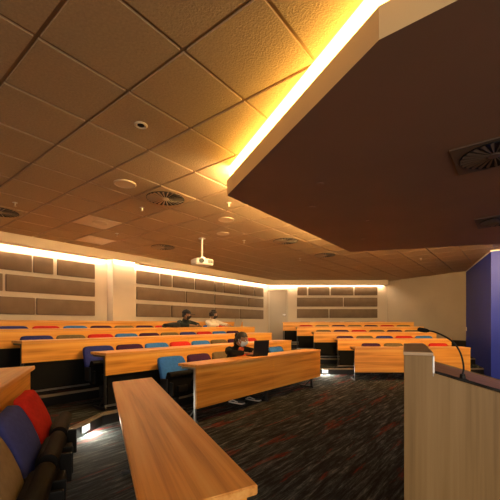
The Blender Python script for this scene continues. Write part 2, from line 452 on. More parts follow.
pv = V2(1.97,2.756); diffuser(pv, ZS-.002, ANG_C, 'swirl vent in the brown soffit, the nearer of two at right', .56, 'soffit vents')
pv = V2(3.33,4.53); diffuser(pv, ZS-.002, ANG_C, 'vent in the brown soffit, the farther of two at right', .56, 'soffit vents')
for px, py, lab in ((320,184,'upper'), (312,207,'middle'), (368,221,'right-hand'), (363,239,'lowest')):
    p = cpos(px, py, ZS); t = empty('downlight', (p.x,p.y,ZS), 0, 'tiny dark unlit spotlight in the brown soffit, the %s of the group' % lab, 'light', 'unlit soffit spotlights')
    bm = NB(); lathe(bm, [(.038,.002),(.038,-.006),(.028,-.008)], n=20); finish('trim_ring', bm, M['soffit'], t, True)
    bm = NB(); lathe(bm, [(0,-.004),(.028,-.006),(.028,0),(0,0)], n=20); finish('lens', bm, M['black'], t, True)

# projector on its pole
pp = cpos(202, 238)
pr = empty('projector', (pp.x, pp.y, ZC-.005), math.radians(34), 'white video projector hanging from the tiled ceiling on a pole', 'projector')
zp = 1.225+H-ZC
bm = NB(); lathe(bm, [(.07,0),(.07,-.012),(.02,-.02)], n=24); finish('ceiling_plate', bm, M['white'], pr, True)
bm = NB(); tube(bm, [(0,0,-.01),(0,0,zp+.09)], .02, 14); finish('pole', bm, M['white'], pr, True)
bm = NB(); box(bm, -.05,.05,-.05,.05, zp+.065, zp+.10, .006); box(bm, -.11,-.09,-.08,.08,zp+.05,zp+.075); box(bm, .09,.11,-.08,.08,zp+.05,zp+.075); finish('bracket', bm, M['grey_steel'], pr)
bm = NB(); superbox(bm, (0,0,zp), (.38,.29,.115), 9, 7); box(bm, -.18,.18,-.13,.13,zp-.062,zp-.05,.004); finish('case', bm, M['white'], pr, 30)
bm = NB(); tube(bm, [(-.08,-.13,zp+.005),(-.08,-.163,zp+.005)], .05, 24); finish('lens_ring', bm, M['steel'], pr, True)
bm = NB(); tube(bm, [(-.08,-.155,zp+.005),(-.08,-.168,zp+.005)], .036, 20); finish('lens', bm, M['black'], pr, True)
bm = NB()
for k in range(6): box(bm, .06+.018*k,.07+.018*k,-.149,-.14,zp-.03,zp+.03)
finish('air_vent', bm, M['steel'], pr)

# ------------------------------------------------------------------ acoustic panels
def panel_row(F, off, edges, z0, z1, where, rowname, rev=False):
    n = len(edges)
    for i, (a, b) in enumerate(edges):
        e = empty('acoustic_panel', W(F,(a+b)/2,off,z0), F[1], None)
        bm = NB(); w = (b-a)/2
        box(bm, -w, w, -.055, -.012, 0, z1-z0, .012, None, 0, 2); finish('fabric_face', bm, M['acoustic'], e, True)
        bm = NB(); box(bm, -w+.03, w-.03, -.014, 0, .03, z1-z0-.03); finish('backing', bm, M['acoustic_side'], e)
        tag(e, '%s brown acoustic panel from the left in the %s row, %s' % (ORD[i], rowname, where), 'panel', 'acoustic panels on '+where)
ORD = ['first','second','third','fourth','fifth','sixth','seventh','eighth','ninth','tenth','eleventh','twelfth']
PZ = [(1.45,1.79),(1.895,2.225),(2.31,2.65)]
wallA = 'long wall left of column'
def aw(lst): return [(along_wall(a, WL_OFF-.05), along_wall(b, WL_OFF-.05)) for a, b in lst]
panel_row(FC, WL_OFF, aw([(-45,-8),(-6,32),(33.8,53.5),(57.5,95)]), *PZ[2], wallA, 'top')
panel_row(FC, WL_OFF, aw([(-45,2.8),(6,95)]), *PZ[1], wallA, 'middle')
panel_row(FC, WL_OFF, aw([(-45,35),(36.8,95)]), *PZ[0], wallA, 'bottom')
wallB = 'long wall right of column'
panel_row(FC, WL_OFF, aw([(137,159.5),(161,171.8),(173.4,194.3),(195.6,214.2),(215.2,223),(224.2,239.6),(240.6,254),(255,263.5)]), *PZ[2], wallB, 'top')
panel_row(FC, WL_OFF, aw([(137,185.5),(186.5,214.2),(215.2,248),(249,263.5)]), *PZ[1], wallB, 'middle')
panel_row(FC, WL_OFF, aw([(137,171),(172,214.2),(215.2,239.3),(240.3,263.5)]), *PZ[0], wallB, 'bottom')
FB = frame((0, WB), 0)
def bw(lst): return [((a-250)/FPX*(WB-.05), (b-250)/FPX*(WB-.05)) for a, b in lst]
PB = [(1.50,1.85),(1.945,2.30),(2.39,2.73)]
wallC = 'back wall beside door'
panel_row(FB, 0, bw([(297.5,307),(308.5,329.5),(331,353.3),(354.8,377.5)]), *PB[2], wallC, 'top')
panel_row(FB, 0, bw([(297,343),(344,377.5)]), *PB[1], wallC, 'middle')
panel_row(FB, 0, bw([(297,328.6),(329.6,377.5)]), *PB[0], wallC, 'bottom')

# door
T5 = STEP*4
x0, x1 = (269.8-250)/FPX*WB, (286.6-250)/FPX*WB
dr = empty('door_1', ((x0+x1)/2, WB, T5), 0); dr['kind'] = 'structure'
w = (x1-x0)/2; hd = 1.99
bm = NB(); box(bm, -w, w, -.03, 0, 0.01, hd, .003); finish('door_leaf', bm, M['door'], dr)
bm = NB(); box(bm, -w-.06,-w-.004,-.05,0,0,hd+.06); box(bm, w+.004,w+.06,-.05,0,0,hd+.06); box(bm, -w-.004,w+.004,-.05,0,hd+.004,hd+.06); finish('door_frame', bm, M['doorframe'], dr)
bm = NB(); lathe(bm, [(0,0),(.026,0),(.026,.008),(0,.008)], n=18)
for v in bm.verts: v.co = Vector((v.co.x, -.03-v.co.z, v.co.y))
tube(bm, [(0,-.03,0),(0,-.075,0),(-.02,-.085,0),(-.11,-.085,0)], .011, 10)
for v in bm.verts: v.co += Vector((w-.09, 0, 1.03))
finish('door_handle', bm, M['chrome'], dr, True)

# ------------------------------------------------------------------ desks
def desk(F, t0, t1, off, z, label, panels, hp, dep=.40, dark_below=False, legs=3, skew=(0,0), ph=.74):
    e = empty('lecture_desk', W(F, t0, off, z), F[1], label, 'desk', 'long lecture desks')
    L = t1-t0
    bm = NB()
    prism(bm, [(0,0),(L,0),(L+skew[1],dep),(skew[0],dep)], ph-.034, ph, 0, 0, .004); finish('desktop', bm, M['wood'], e)
    if skew == (0,0):
        ws = L/panels
        for i in range(panels):
            bm = NB(); box(bm, ws*i+.002, ws*(i+1)-.002, .012, .034, ph-.034-hp, ph-.036, .002); finish('front_panel', bm, M['wood_panel'], e)
    else:
        bm = NB(); box(bm, .02, L-.03, .03, .052, ph-.034-hp, ph-.036, .002); finish('front_panel', bm, M['wood_panel'], e)
    if dark_below:
        bm = NB(); box(bm, .05, L-.05, .05, .07, .03, ph-.034-hp+.04); finish('underdesk_shade_panel', bm, M['void'], e)  # black sheet stands in for shadow and dark seat undersides below the desk
        bm = NB(); box(bm, .0, L, .02, .05, .045, .07, .003); finish('foot_rail', bm, M['grey_steel'], e)
    for i in range(legs):
        x = .016 if i == 0 else (L-.36)*i/(legs-1)+.06 + (skew[0] if i == 0 else 0)*.5 + (skew[1] if i == legs-1 else 0)*.6
        bm = NB()
        yl = .036 if skew == (0,0) else .10
        box(bm, x-.014, x+.014, yl, yl+.035, .02, ph-.05, .004)
        box(bm, x-.012, x+.012, yl, dep-.06, ph-.06, ph-.036, .003)
        box(bm, x-.016, x+.016, yl-.02, dep-.06, .003, .03, .006)
        tube(bm, [(x,yl+.02,.17),(x,yl+.16,.03)], .010, 8)
        finish('leg', bm, M['steel'] if (i or dark_below or F is not FC) else M['grey_steel'], e)
    return e
RN = ['front','second','third','fourth','back']
cl = [.085, -.595, -1.22, -1.85, -2.45]; crr = [3.50, 3.93, 4.51, 5.02, 5.63]
for k in range(5):
    desk(FC, cl[k], crr[k], PC*k, STEP*k, 'long beech desk forming the %s row of the left block' % RN[k] + (', woman with laptop at it' if k == 0 else ', two people at it' if k == 3 else ''), 2, .52 if k == 0 else .255, dep=.365 if k == 0 else .40, dark_below=k > 0, legs=3)
rl = [2.324, 2.205, 1.79, 1.453, 1.116]; rr_ = [4.89, 5.06, 5.23, 5.38, 5.55]
for k in range(5):
    desk(FR, rl[k], rr_[k], PR*k, STEP*k, 'beech desk forming the %s row of the right block' % RN[k], 2, .52 if k == 0 else .255, dark_below=k > 0, legs=3)
desk(FL, 0, 2.442, 0, 0, 'beech desk in the foreground with its whole top seen from above', 1, .30, dep=.364, legs=2, skew=(-.045,-.136))
desk(FL, -.3, 2.59, 1.0, STEP, 'raised beech desk cut by the left edge, behind the red and blue seats', 1, .255, dep=.364, dark_below=False, legs=3, skew=(-.045,-.136))

# ------------------------------------------------------------------ tip-up seats
def bendback(q):
    z = q.z+.215
    return Vector((q.x*(1-.05*max(0, q.z/.215)), q.y + z*.32 + .30*q.x*q.x - .03*math.sin(z/.43*PI), q.z))
def make_seat(down=False):
    e = empty('tip_up_seat')
    bm = NB(); superbox(bm, (0,.09,.57), (.49,.075,.43), 7, 9, bendback); back = finish('backrest', bm, FAB['red'], e, 60)
    bm = NB(); superbox(bm, (0,.137,.545), (.45,.03,.36), 8, 6, bendback); finish('back_shell', bm, M['black'], e, 60)
    bm = NB()
    if not down:
        superbox(bm, (0,.03,.40), (.455,.085,.36), 6, 6)
        tube(bm, [(-.222,.005,.545),(-.215,.005,.545),(.215,.005,.545),(.222,.005,.545)], [.03,.047,.047,.03], 18)
        seat = finish('seat', bm, M['vinyl'], e, 50)
    else:
        superbox(bm, (0,-.12,.425), (.455,.40,.075), 6, 6)
        seat = finish('seat', bm, FAB['red'], e, 50)
    bm = NB()
    for s in (-1,1):
        box(bm, s*.20-.012, s*.20+.012, -.075 if not down else -.02, .0 if not down else .06, .27, .45, .006)
    box(bm, -.09, .09, -.055 if not down else .0, -.01 if not down else .05, .30, .39, .012)
    finish('hinge', bm, M['black'], e)
    bm = NB(); box(bm, -.24, .24, .09, .14, .33, .385, .008)
    for s in (-1,1): box(bm, s*.235-.012, s*.235+.012, .0, .15, .30, .50, .01)
    finish('bracket', bm, M['steel'], e)
    bm = NB(); box(bm, -.035, .035, .08, .14, .0, .34, .008); box(bm, -.16, .16, .05, .15, 0, .022, .006); finish('pedestal', bm, M['steel'], e)
    return e
proto = {False: make_seat(False), True: make_seat(True)}
used = {}
variants = {}
def seat(F, t, off, z, colour, label, group, down=False):
    key = (colour, down)
    src = variants.get(key)
    if src is None:
        if down not in used: src = proto[down]; used[down] = True
        else:
            src = copy_tree(proto[down])
            for ch in src.children:
                if ch.name.startswith('backrest') or (down and ch.name.split('.')[0] == 'seat'): ch.data = ch.data.copy()
        for ch in src.children:
            if ch.name.startswith('backrest') or (down and ch.name.split('.')[0] == 'seat'):
                ch.data.materials.clear(); ch.data.materials.append(FAB[colour])
        variants[key] = src; o = src
    else: o = copy_tree(src)
    o.location = W(F, t, off, z); o.rotation_euler = (0,0,F[1])
    tag(o, label, 'seat', group)
    return o
B_, N_, P_, R_, T_ = 'bright blue','navy blue','dark purple','red','olive tan'
CR = [(.35,.55,[B_,P_,T_,R_,P_,B_]), (-.25,.525,[N_,P_,B_,R_,B_,T_,P_,R_]), (-.74,.517,[N_,T_,R_,B_,P_,T_,N_,R_,B_,P_]),
      (-.77,.53,[N_,R_,B_,P_,T_,P_,R_,N_,T_,B_,R_]), (-.79,.52,[P_,T_,P_,R_,P_,T_,P_,T_,P_,T_])]
for k, (s, p, cs) in enumerate(CR):
    num = -1
    for i, c in enumerate(cs):
        if k == 4 and colx0-.3 < s+p*i < colx1+.3: continue
        num += 1
        dn = (k == 0 and i == 2) or (k == 3 and i in (7, 9))
        off = PC*k + (PC-.33 if k < 4 else .46)
        lab = '%s seat, %s from the left in the %s row of the left block' % (c, ORD[num], RN[k])
        if dn: lab = {(0,2):'olive tan seat under the masked woman in the front row', (3,7):'navy seat under the man in a cap', (3,9):'blue seat under the person in a white shirt'}[(k,i)]
        so = seat(FC, s+p*i, off, STEP*k, c, lab, 'seats of the %s row, left block' % RN[k], dn)
        if k == 4: so.scale.z = .955
RR = [(2.99,.555,[P_,T_,N_,R_]), (2.625,.545,[P_,T_,N_,R_,B_]), (2.246,.544,[T_,P_,R_,T_,P_,T_]), (1.875,.545,[R_,T_,P_,T_,P_,R_,T_]), (2.0,.54,[P_,R_,T_,P_,T_,R_])]
for k, (s, p, cs) in enumerate(RR):
    for i, c in enumerate(cs):
        off = PR*k + (PR-.33 if k < 4 else .60)
        so = seat(FR, s+p*i, off, STEP*k, c, '%s seat, %s from the left in the %s row of the right block' % (c, ORD[i], RN[k]), 'seats of the %s row, right block' % RN[k])
        if k == 4: so.scale.z = .965
for t, c, lab in ((1.75,'red','red seat at bottom left, at the far end of the foreground seats'), (1.23,'violet blue','violet blue seat at bottom left between red and tan seats'), (.70,'beige tan','beige tan seat cut by the bottom left corner')):
    seat(FL, t, .705, 0, c, lab, 'foreground seats')

# ------------------------------------------------------------------ step lights
def step_light(p, ang, z, label):
    e = empty('step_light', (p.x, p.y, z), ang, label, 'light', 'step lights on the risers')
    bm = NB(); box(bm, -.08,.08,-.010,0,-.045,.045,.003); box(bm, -.08,.08,-.030,0,.040,.047,.002); finish('housing', bm, M['chrome'], e)
    bm = NB(); box(bm, -.068,.068,-.014,-.009,-.035,.035,.002); finish('diffuser', bm, M['led_step'], e)
    ld = bpy.data.lights.new('step_lamp', 'AREA'); ld.shape = 'RECTANGLE'; ld.size = .13; ld.size_y = .03; ld.energy = 5; ld.color = (1,.90,.70)
    lo = bpy.data.objects.new('step_lamp', ld); COL.objects.link(lo); lo.parent = e; lo.location = (0,-.022,.036); lo.rotation_euler = (math.radians(-35),0,0)
l2 = nose[0][1]
step_light(l2[1].lerp(l2[2], .55), math.atan2((l2[2]-l2[1]).y, (l2[2]-l2[1]).x), .075, 'lit step light on the low riser beyond the red seat')
step_light(V2(1.875, l2[3].y), 0, .075, 'lit step light on the riser between the two desk blocks')

# ------------------------------------------------------------------ lectern, microphone, cable, switch
LO = V2(.77, 1.71); LA = math.atan2(-.41, .91)
le = empty('lectern', (LO.x, LO.y, 0), LA, 'pale oak lectern with raised ledge and sloping top at right', 'lectern')
prof = [(0,0),(0,1.105),(.125,1.105),(.125,1.02),(.62,.886),(.62,0)]
D = .80
def profile(bm, pts, y0, y1, bev=.002):
    b = NB(); lo = [b.verts.new((p[0], y0, p[1])) for p in pts]; hi = [b.verts.new((p[0], y1, p[1])) for p in pts]; n = len(pts)
    b.faces.new(lo); b.faces.new(hi[::-1])
    for i in range(n): b.faces.new((lo[i], hi[i], hi[(i+1)%n], lo[(i+1)%n]))
    bmesh.ops.bevel(b, geom=b.edges[:], offset=bev, segments=1, affect='EDGES'); merge(bm, b)
for y in (0, D-.022):
    bm = NB(); profile(bm, prof, y, y+.022); finish('side_panel', bm, M['oak'], le)
bm = NB(); box(bm, .002, .022, .022, D-.022, .03, 1.105); finish('front_panel', bm, M['oak'], le)
bm = NB(); box(bm, -.003, .130, -.003, D+.003, 1.105, 1.122, .003); finish('ledge', bm, M['oak_top_lit'], le)
bm = NB(); box(bm, .103, .125, .022, D-.022, 1.02, 1.105, .002); finish('ledge_back', bm, M['oak'], le)
bm = NB(); sl = math.atan2(.134, .495)
box(bm, 0, .50, .0225, D-.0225, -.022, .0, .002, Matrix.Translation((.127,0,1.016)) @ Matrix.Rotation(sl, 4, 'Y')); finish('sloping_top', bm, M['redwood'], le)
bm = NB(); box(bm, .1255,.135,.0,.03,1.005,1.104,.002); finish('corner_trim', bm, M['grey_steel'], le)
bm = NB(); box(bm, .01,.60,.022,D-.022,0.0,.06); finish('plinth', bm, M['black'], le)
RL = Matrix.Rotation(LA, 3, 'Z')
def lw_(x, y, z): v = RL @ Vector((x, y, 0)); return Vector((LO.x+v.x, LO.y+v.y, z))
def slope_z(x): return 1.016-(x-.127)*.2707
mx_, my_ = .262, .082
b0 = lw_(mx_, my_, slope_z(mx_))
mi = empty('gooseneck_microphone', b0, LA, 'black gooseneck microphone standing on the lectern top', 'microphone')
bm = NB(); lathe(bm, [(.0,.0),(.026,-.004),(.026,.008),(.014,.014),(.011,.035),(0,.036)], n=24); finish('base', bm, M['black'], mi, True)
neck = bez([(0,0,.03),(.004,0,.075),(-.012,0,.145),(-.05,.0,.20),(-.115,.01,.238),(-.155,.012,.246)], 40)
bm = NB(); tube(bm, neck, .0042, 10); finish('gooseneck', bm, M['black'], mi, True)
bm = NB(); tube(bm, [neck[-1]+Vector((.012,0,-.002)), neck[-1], neck[-1]+Vector((-.012,0,.002)), neck[-1]+Vector((-.036,.001,.006)), neck[-1]+Vector((-.044,.001,.007))], [.005,.010,.0115,.0115,.006], 16); finish('microphone_head', bm, M['vinyl'], mi, True)
pts = [(.14,.032,.006),(.19,.04,.006),(.24,.034,.006),(.30,.042,.006),(.36,.03,.006),(.43,.036,.006),(.52,.03,.006)]
bm = NB(); tube(bm, [lw_(x, y, slope_z(x)+z+.002) for x, y, z in bez(pts, 40)], .009, 8); tag(finish('cable', bm, M['black'], None, True), 'black cable lying along the near edge of the lectern top', 'cable')
bm = NB(); o0 = corner_bb+(corner_blue-corner_bb).normalized()*.12
sw = empty('wall_switch', (o0.x, o0.y, 1.10), math.atan2((corner_blue-corner_bb).y,(corner_blue-corner_bb).x), 'small white switch on the blue wall beside the beige wall', 'switch')
box(bm, -.04,.04,-.012,0,-.06,.06,.003); finish('plate', bm, M['white'], sw)
bm = NB(); box(bm, -.015,.015,-.018,-.011,-.025,.025,.002); finish('rocker', bm, M['white'], sw)

# ------------------------------------------------------------------ laptops and bag
def laptop(F, t, off, z, m, label, w=.33, rz=0, tilt=18, logo=None, lh=.225):
    e = empty('laptop', W(F,t,off,z), F[1]+rz, label, 'laptop')
    bm = NB(); box(bm, -w/2,w/2,0,.225,0,.016,.004); finish('base', bm, m, e)
    bm = NB(); box(bm, -w/2+.02,w/2-.02,.03,.13,.0155,.018,.001); finish('keyboard', bm, M['black'], e)
    Mx = Matrix.Translation((0,.0,.012)) @ Matrix.Rotation(math.radians(tilt), 4, 'X')
    bm = NB(); box(bm, -w/2,w/2,-.008,0,0,lh,.003,Mx); lid = finish('lid', bm, m, e)
    bm = NB(); box(bm, -w/2+.01,w/2-.01,-.0005,.0008,.015,lh-.01,0,Mx); finish('screen', bm, M['black'], e)
    if logo:
        bm = NB(); lathe(bm, [(.012,0),(.016,0),(.016,.001),(.012,.001)], n=20)
        for v in bm.verts: v.co = Mx @ Vector((v.co.x*1.5, -.0083-v.co.z, .12+v.co.y*.6))
        finish('lid_badge', bm, M['steel'], lid)
    return e
M['lap_dark'] = mat('dark_laptop_shell', (.018,.018,.022), .35)
M['lap_grey'] = mat('silver_laptop_shell', (.42,.38,.34), .4, .2)
laptop(FC, 1.56, .10, .74, M['lap_dark'], 'dark laptop open in front of the masked woman', .285, rz=math.radians(-20), tilt=9, logo=True, lh=.25)
laptop(FC, 4.33, PC*3+.10, STEP*3+.74, M['lap_grey'], 'silver laptop open beside the person in white', .30)
bg = empty('backpack', W(FC, 2.15, PC*3+.20, STEP*3+.74), FC[1], 'black bag lying on the desk beside the man in a cap', 'bag')
M['bag'] = mat('black_bag_fabric', (.012,.014,.014), .8, bump=(30,.5))
bm = NB(); superbox(bm, (0,0,.055), (.40,.26,.11), 3.2, 8, lambda q: Vector((q.x, q.y, q.z*(1+.25*math.sin(q.x*14))))); finish('bag_body', bm, M['bag'], bg, True)
bm = NB(); superbox(bm, (.02,-.115,.045), (.24,.06,.07), 4, 5); finish('front_pocket', bm, M['bag'], bg, True)
bm = NB(); tube(bm, bez([(-.18,.05,.07),(-.25,.02,.03),(-.23,-.06,.012),(-.15,-.10,.03)], 20), .012, 8); finish('strap', bm, M['black'], bg, True)

# ------------------------------------------------------------------ people
def skin_mesh(chains, roots=None, sub=1):
    """chains: list of lists of (x,y,z,r); each grown with a Skin modifier, returned as one bmesh."""
    out = NB()
    for ch in chains:
        me = bpy.data.meshes.new('tmp'); me.from_pydata([c[:3] for c in ch['v']], ch['e'], [])
        o = bpy.data.objects.new('tmp', me); COL.objects.link(o)
        mo = o.modifiers.new('s', 'SKIN'); mo.use_smooth_shade = True
        for i, c in enumerate(ch['v']):
            r = c[3]; r = r if isinstance(r, tuple) else (r, r)
            me.skin_vertices[0].data[i].radius = r
            me.skin_vertices[0].data[i].use_root = (i == 0)
        m2 = o.modifiers.new('d', 'SUBSURF'); m2.levels = sub; m2.render_levels = sub
        dg = bpy.context.evaluated_depsgraph_get(); ev = o.evaluated_get(dg); em = ev.to_mesh()
        b = NB(); b.from_mesh(em); merge(out, b); ev.to_mesh_clear()
        bpy.data.objects.remove(o); bpy.data.meshes.remove(me)
    return out
def remesh(bm, vox, smooth=3):
    me = bpy.data.meshes.new('tmp'); bmesh.ops.recalc_face_normals(bm, faces=bm.faces[:]); bm.to_mesh(me); bm.free()
    o = bpy.data.objects.new('tmp', me); COL.objects.link(o)
    r = o.modifiers.new('r', 'REMESH'); r.mode = 'VOXEL'; r.voxel_size = vox
    s = o.modifiers.new('s', 'SMOOTH'); s.iterations = smooth; s.factor = .5
    dg = bpy.context.evaluated_depsgraph_get(); ev = o.evaluated_get(dg); em = ev.to_mesh()
    b = NB(); b.from_mesh(em); ev.to_mesh_clear(); bpy.data.objects.remove(o); bpy.data.meshes.remove(me)
    return b
def chain(*v): return {'v': list(v), 'e': [(i, i+1) for i in range(len(v)-1)]}
def head_bm(s=1.0):                      # head centred on the origin, facing -y, 0.23 tall
    b = NB(); bmesh.ops.create_uvsphere(b, u_segments=28, v_segments=20, radius=1)
    for v in b.verts:
        x, y, z = v.co
        w = .076*(1-.18*max(0,-z)**1.5); d = .097*(1-.10*max(0,-z))
        yy = y*d
        if y < 0 and z < 0: yy -= .012*(-z)*(-y)       # jaw forward
        v.co = Vector((x*w, yy, z*.117))
    out = NB(); merge(out, b)
    superbox(out, (0,-.098,-.008), (.026,.036,.046), 2.5, 3, lambda q: Vector((q.x*(1-.25*q.z/.023), q.y-.006*(-q.z/.023), q.z)))   # nose
    superbox(out, (0,-.088,-.058), (.046,.022,.010), 2.3, 3); superbox(out, (0,-.087,-.068), (.040,.022,.011), 2.3, 3)            # lips
    superbox(out, (0,-.082,.030), (.11,.022,.014), 2.4, 3)                                                                          # brow
    for s_ in (-1,1): superbox(out, (s_*.079,.008,-.004), (.018,.036,.062), 2.4, 3)                                               # ears
    return out
def hand(chains, wrist, dirv, side, palm_n, curl=.35):
    """five-finger hand as skinned chains; dirv = finger direction, palm_n = back-of-hand direction, side = thumb side vector"""
    w = Vector(wrist); d = Vector(dirv).normalized(); n = Vector(palm_n).normalized(); s = Vector(side).normalized()
    c = lambda v, r: (v.x, v.y, v.z, r)
    chains.append(chain(c(w-d*.03,(.026,.020)), c(w+d*.03,(.036,.018)), c(w+d*.075,(.038,.016))))
    for k, (o, L_) in enumerate(((.030,.062),(.010,.070),(-.010,.065),(-.029,.050))):
        a = w+d*.06+s*o; b = w+d*.085+s*o*1.08; m = b+(d*math.cos(curl)-n*math.sin(curl))*L_*.5; e = m+(d*math.cos(curl*2)-n*math.sin(curl*2))*L_*.5
        chains.append(chain(c(a,.0105), c(b,.0100), c(m,.0090), c(e,.0075)))
    a = w+d*.02+s*.026; b = w+d*.05+s*.052-n*.008; e = w+d*.085+s*.056-n*.018
    chains.append(chain(c(a,.014), c(b,.0115), c(e,.0085)))
SK = mat('warm_brown_skin', (.30,.155,.085), .55, var=(8,.08)); SK2 = mat('tan_skin', (.36,.20,.12), .55, var=(8,.08))
HAIR = mat('black_hair', (.008,.007,.007), .45, bump=(120,.6))
DARKJ = mat('black_jacket_cloth', (.007,.0075,.008), .9, spec=.2, bump=(60,.4)); ORANGE = mat('orange_shirt_cloth', (.75,.13,.03), .85, bump=(80,.3))
MASK = mat('pale_blue_mask', (.66,.82,.96), .8, bump=(90,.2)); BMASK = mat('black_mask', (.012,.012,.013), .8)
WHITEC = mat('white_shirt_cloth', (.78,.70,.58), .85, bump=(50,.3)); GREENC = mat('dark_green_jacket', (.018,.026,.020), .85, bump=(50,.4))
TROU = mat('dark_trousers', (.012,.012,.015), .9, bump=(70,.3)); SHOE = mat('black_trainer', (.02,.02,.02), .6); SOLE = mat('white_trainer_stripe', (.75,.73,.7), .6)
EYE = mat('dark_eye', (.02,.012,.01), .2); EYEW = mat('eye_white', (.75,.72,.68), .3)
WIRE = mat('headset_plastic', (.015,.015,.016), .4)

def person(F, t, off, z, label, J, skin, top_m, hair='bun', mask=MASK, shirt=None, cap=None, headset=False, head_rot=(0,0,0), vox=.0065):
    e = empty('person', W(F,t,off,z), F[1], label, 'person')
    v = {k: Vector(p) for k, p in J.items()}
    c = lambda p, r: (p.x, p.y, p.z, r)
    hd = v['head']; RH = Matrix.Translation(hd) @ Matrix.Rotation(head_rot[2],4,'Z') @ Matrix.Rotation(head_rot[0],4,'X') @ Matrix.Rotation(head_rot[1],4,'Y')
    def torso(g):
        tv = [c(v['hip'],(.135+g,.105+g)), c(v['hip'].lerp(v['chest'],.5),(.118+g,.092+g)), c(v['chest'],(.135+g,.098+g)), c(v['neck'],(.062+g,.055+g))]
        return {'v': tv, 'e': [(0,1),(1,2),(2,3)]}
    def arm(s, g, cut=1.0):
        sh, el, wr = v['sh'+s], v['el'+s], v['wr'+s]; ch = v['chest']+(v['neck']-v['chest'])*.45
        wr2 = el.lerp(wr, cut)
        return chain(c(ch.lerp(sh,.45),.075+g), c(sh,.058+g), c(sh.lerp(el,.5),.046+g), c(el,.040+g), c(el.lerp(wr2,.5),.036+g), c(wr2,.027+g))
    def leg(s, g, cut=1.0):
        kn, an = v['kn'+s], v['an'+s]; hp = v['hip']+Vector(((.085 if s=='L' else -.085),-.01,-.01)); an2 = kn.lerp(an, cut)
        return chain(c(hp,.090+g), c(hp.lerp(kn,.5),.076+g), c(kn,.056+g), c(kn.lerp(an2,.4),.054+g), c(an2,.036+g))
    body = [torso(0), chain(c(v['neck']-(hd-v['neck'])*.3,.058), c(v['neck'].lerp(hd,.4),.054), c(hd,.05)), arm('L',0), arm('R',0), leg('L',0), leg('R',0)]
    for s in 'LR':
        sx = 1 if s == 'L' else -1
        hand(body, v['wr'+s], v['hd'+s], (-sx*.97,-.2,0), v.get('hn'+s, Vector((0,-.15,1))))
        an = v['an'+s]; body.append(chain(c(an+Vector((0,.03,-.02)),.034), c(an+Vector((0,-.05,-.045)),(.036,.028)), c(an+Vector((0,-.14,-.055)),(.036,.02))))
    b = skin_mesh(body); hb = head_bm()
    merge(b, hb, RH); b = remesh(b, vox, 3)
    bo = finish('body', b, skin, e, 180)
    for sx in (-1,1):
        bm = NB(); bmesh.ops.create_uvsphere(bm, u_segments=14, v_segments=10, radius=.0125)
        for q in bm.verts: q.co = RH @ (Vector((q.co.x*1.15,q.co.y*.7,q.co.z*.75))+Vector((sx*.033,-.0885,.010)))
        eo = finish('eye', bm, EYEW, bo, True)
        bm = NB(); bmesh.ops.create_uvsphere(bm, u_segments=12, v_segments=8, radius=.0068)
        for q in bm.verts: q.co = RH @ (Vector((q.co.x,q.co.y*.5,q.co.z))+Vector((sx*.033,-.0965,.010)))
        finish('iris', bm, EYE, eo, True) if False else finish('pupil', bm, EYE, bo, True)
    # clothes
    b = skin_mesh([torso(.020), arm('L',.017,.97), arm('R',.017,.97)])
    tv = v['neck']
    b2 = remesh(b, .010, 4)
    finish('jacket' if shirt else 'shirt', b2, top_m, e, 180)
    col = NB(); tube(col, [tv+Vector((0,0,-.035)), tv+(hd-tv)*.08, tv+(hd-tv)*.2], [.085,.074,.070], 20, caps=False)
    bmesh.ops.solidify(col, geom=col.faces[:], thickness=.006); finish('collar', col, top_m, e, True)
    if shirt:
        f = (v['neck']-v['chest']).normalized()
        bm = NB()
        def shp(q): return Vector((q.x*(.62+.38*(q.z/.14)), q.y+.5*q.x*q.x, q.z))
        superbox(bm, (0,0,0), (.135,.045,.30), 4, 6, shp)
        up = (v['neck']-v['hip']).normalized(); fr = Vector((0,-1,0)); fr = (fr-up*fr.dot(up)).normalized(); rt = fr.cross(up)
        Mx = Matrix((rt, -fr, up)).transposed().to_4x4(); Mx.translation = v['chest']+up*.005+fr*.108
        for q in bm.verts: q.co = Mx @ q.co
        finish('undershirt', bm, shirt, e, True)
    b = skin_mesh([leg('L',.016,.93), leg('R',.016,.93), chain(c(v['hip']+Vector((0,0,-.02)),(.150,.115)), c(v['hip']+Vector((0,-.01,.07)),(.145,.115)))])
    finish('trousers', remesh(b, .011, 3), TROU, e, 180)
    for s in 'LR':
        an = v['an'+s]
        bm = NB(); superbox(bm, (an.x,an.y-.065,an.z-.035), (.10,.29,.085), 3, 6, lambda q: Vector((q.x*(1-.5*max(0,-q.y/.145)**3*.4), q.y, q.z*(1.0 if q.y > -.02 else .75) - (0 if q.y > -.02 else .008)))); so = finish('shoe', bm, SHOE, e, True)
        bm = NB(); superbox(bm, (an.x,an.y-.065,an.z-.072), (.108,.30,.024), 5, 5); finish('sole', bm, SOLE, so, True)
        bm = NB()
        for sx in (-1,1): tube(bm, [(an.x+sx*.046,an.y+.03,an.z-.05),(an.x+sx*.052,an.y-.03,an.z-.03),(an.x+sx*.047,an.y-.09,an.z-.045),(an.x+sx*.04,an.y-.13,an.z-.05)], .009, 8)
        finish('stripe', bm, SOLE, so, True)
    # hair
    b = NB(); bmesh.ops.create_uvsphere(b, u_segments=36, v_segments=24, radius=1)
    dele = []
    for q in b.verts:
        x, y, zz = q.co
        if y < -.30 and zz < .52-.25*abs(x): dele.append(q)
        elif zz < -.45: dele.append(q)
        elif y < .12 and zz < -.05 and abs(x) > .5: dele.append(q)
        r = 1+.018*math.sin(9*x+5*zz)*math.cos(7*y)
        q.co = Vector((x*.088*r, y*.109*r+.006, zz*.128*r+.002))
    bmesh.ops.delete(b, geom=dele, context='VERTS'); bmesh.ops.solidify(b, geom=b.faces[:], thickness=.012)
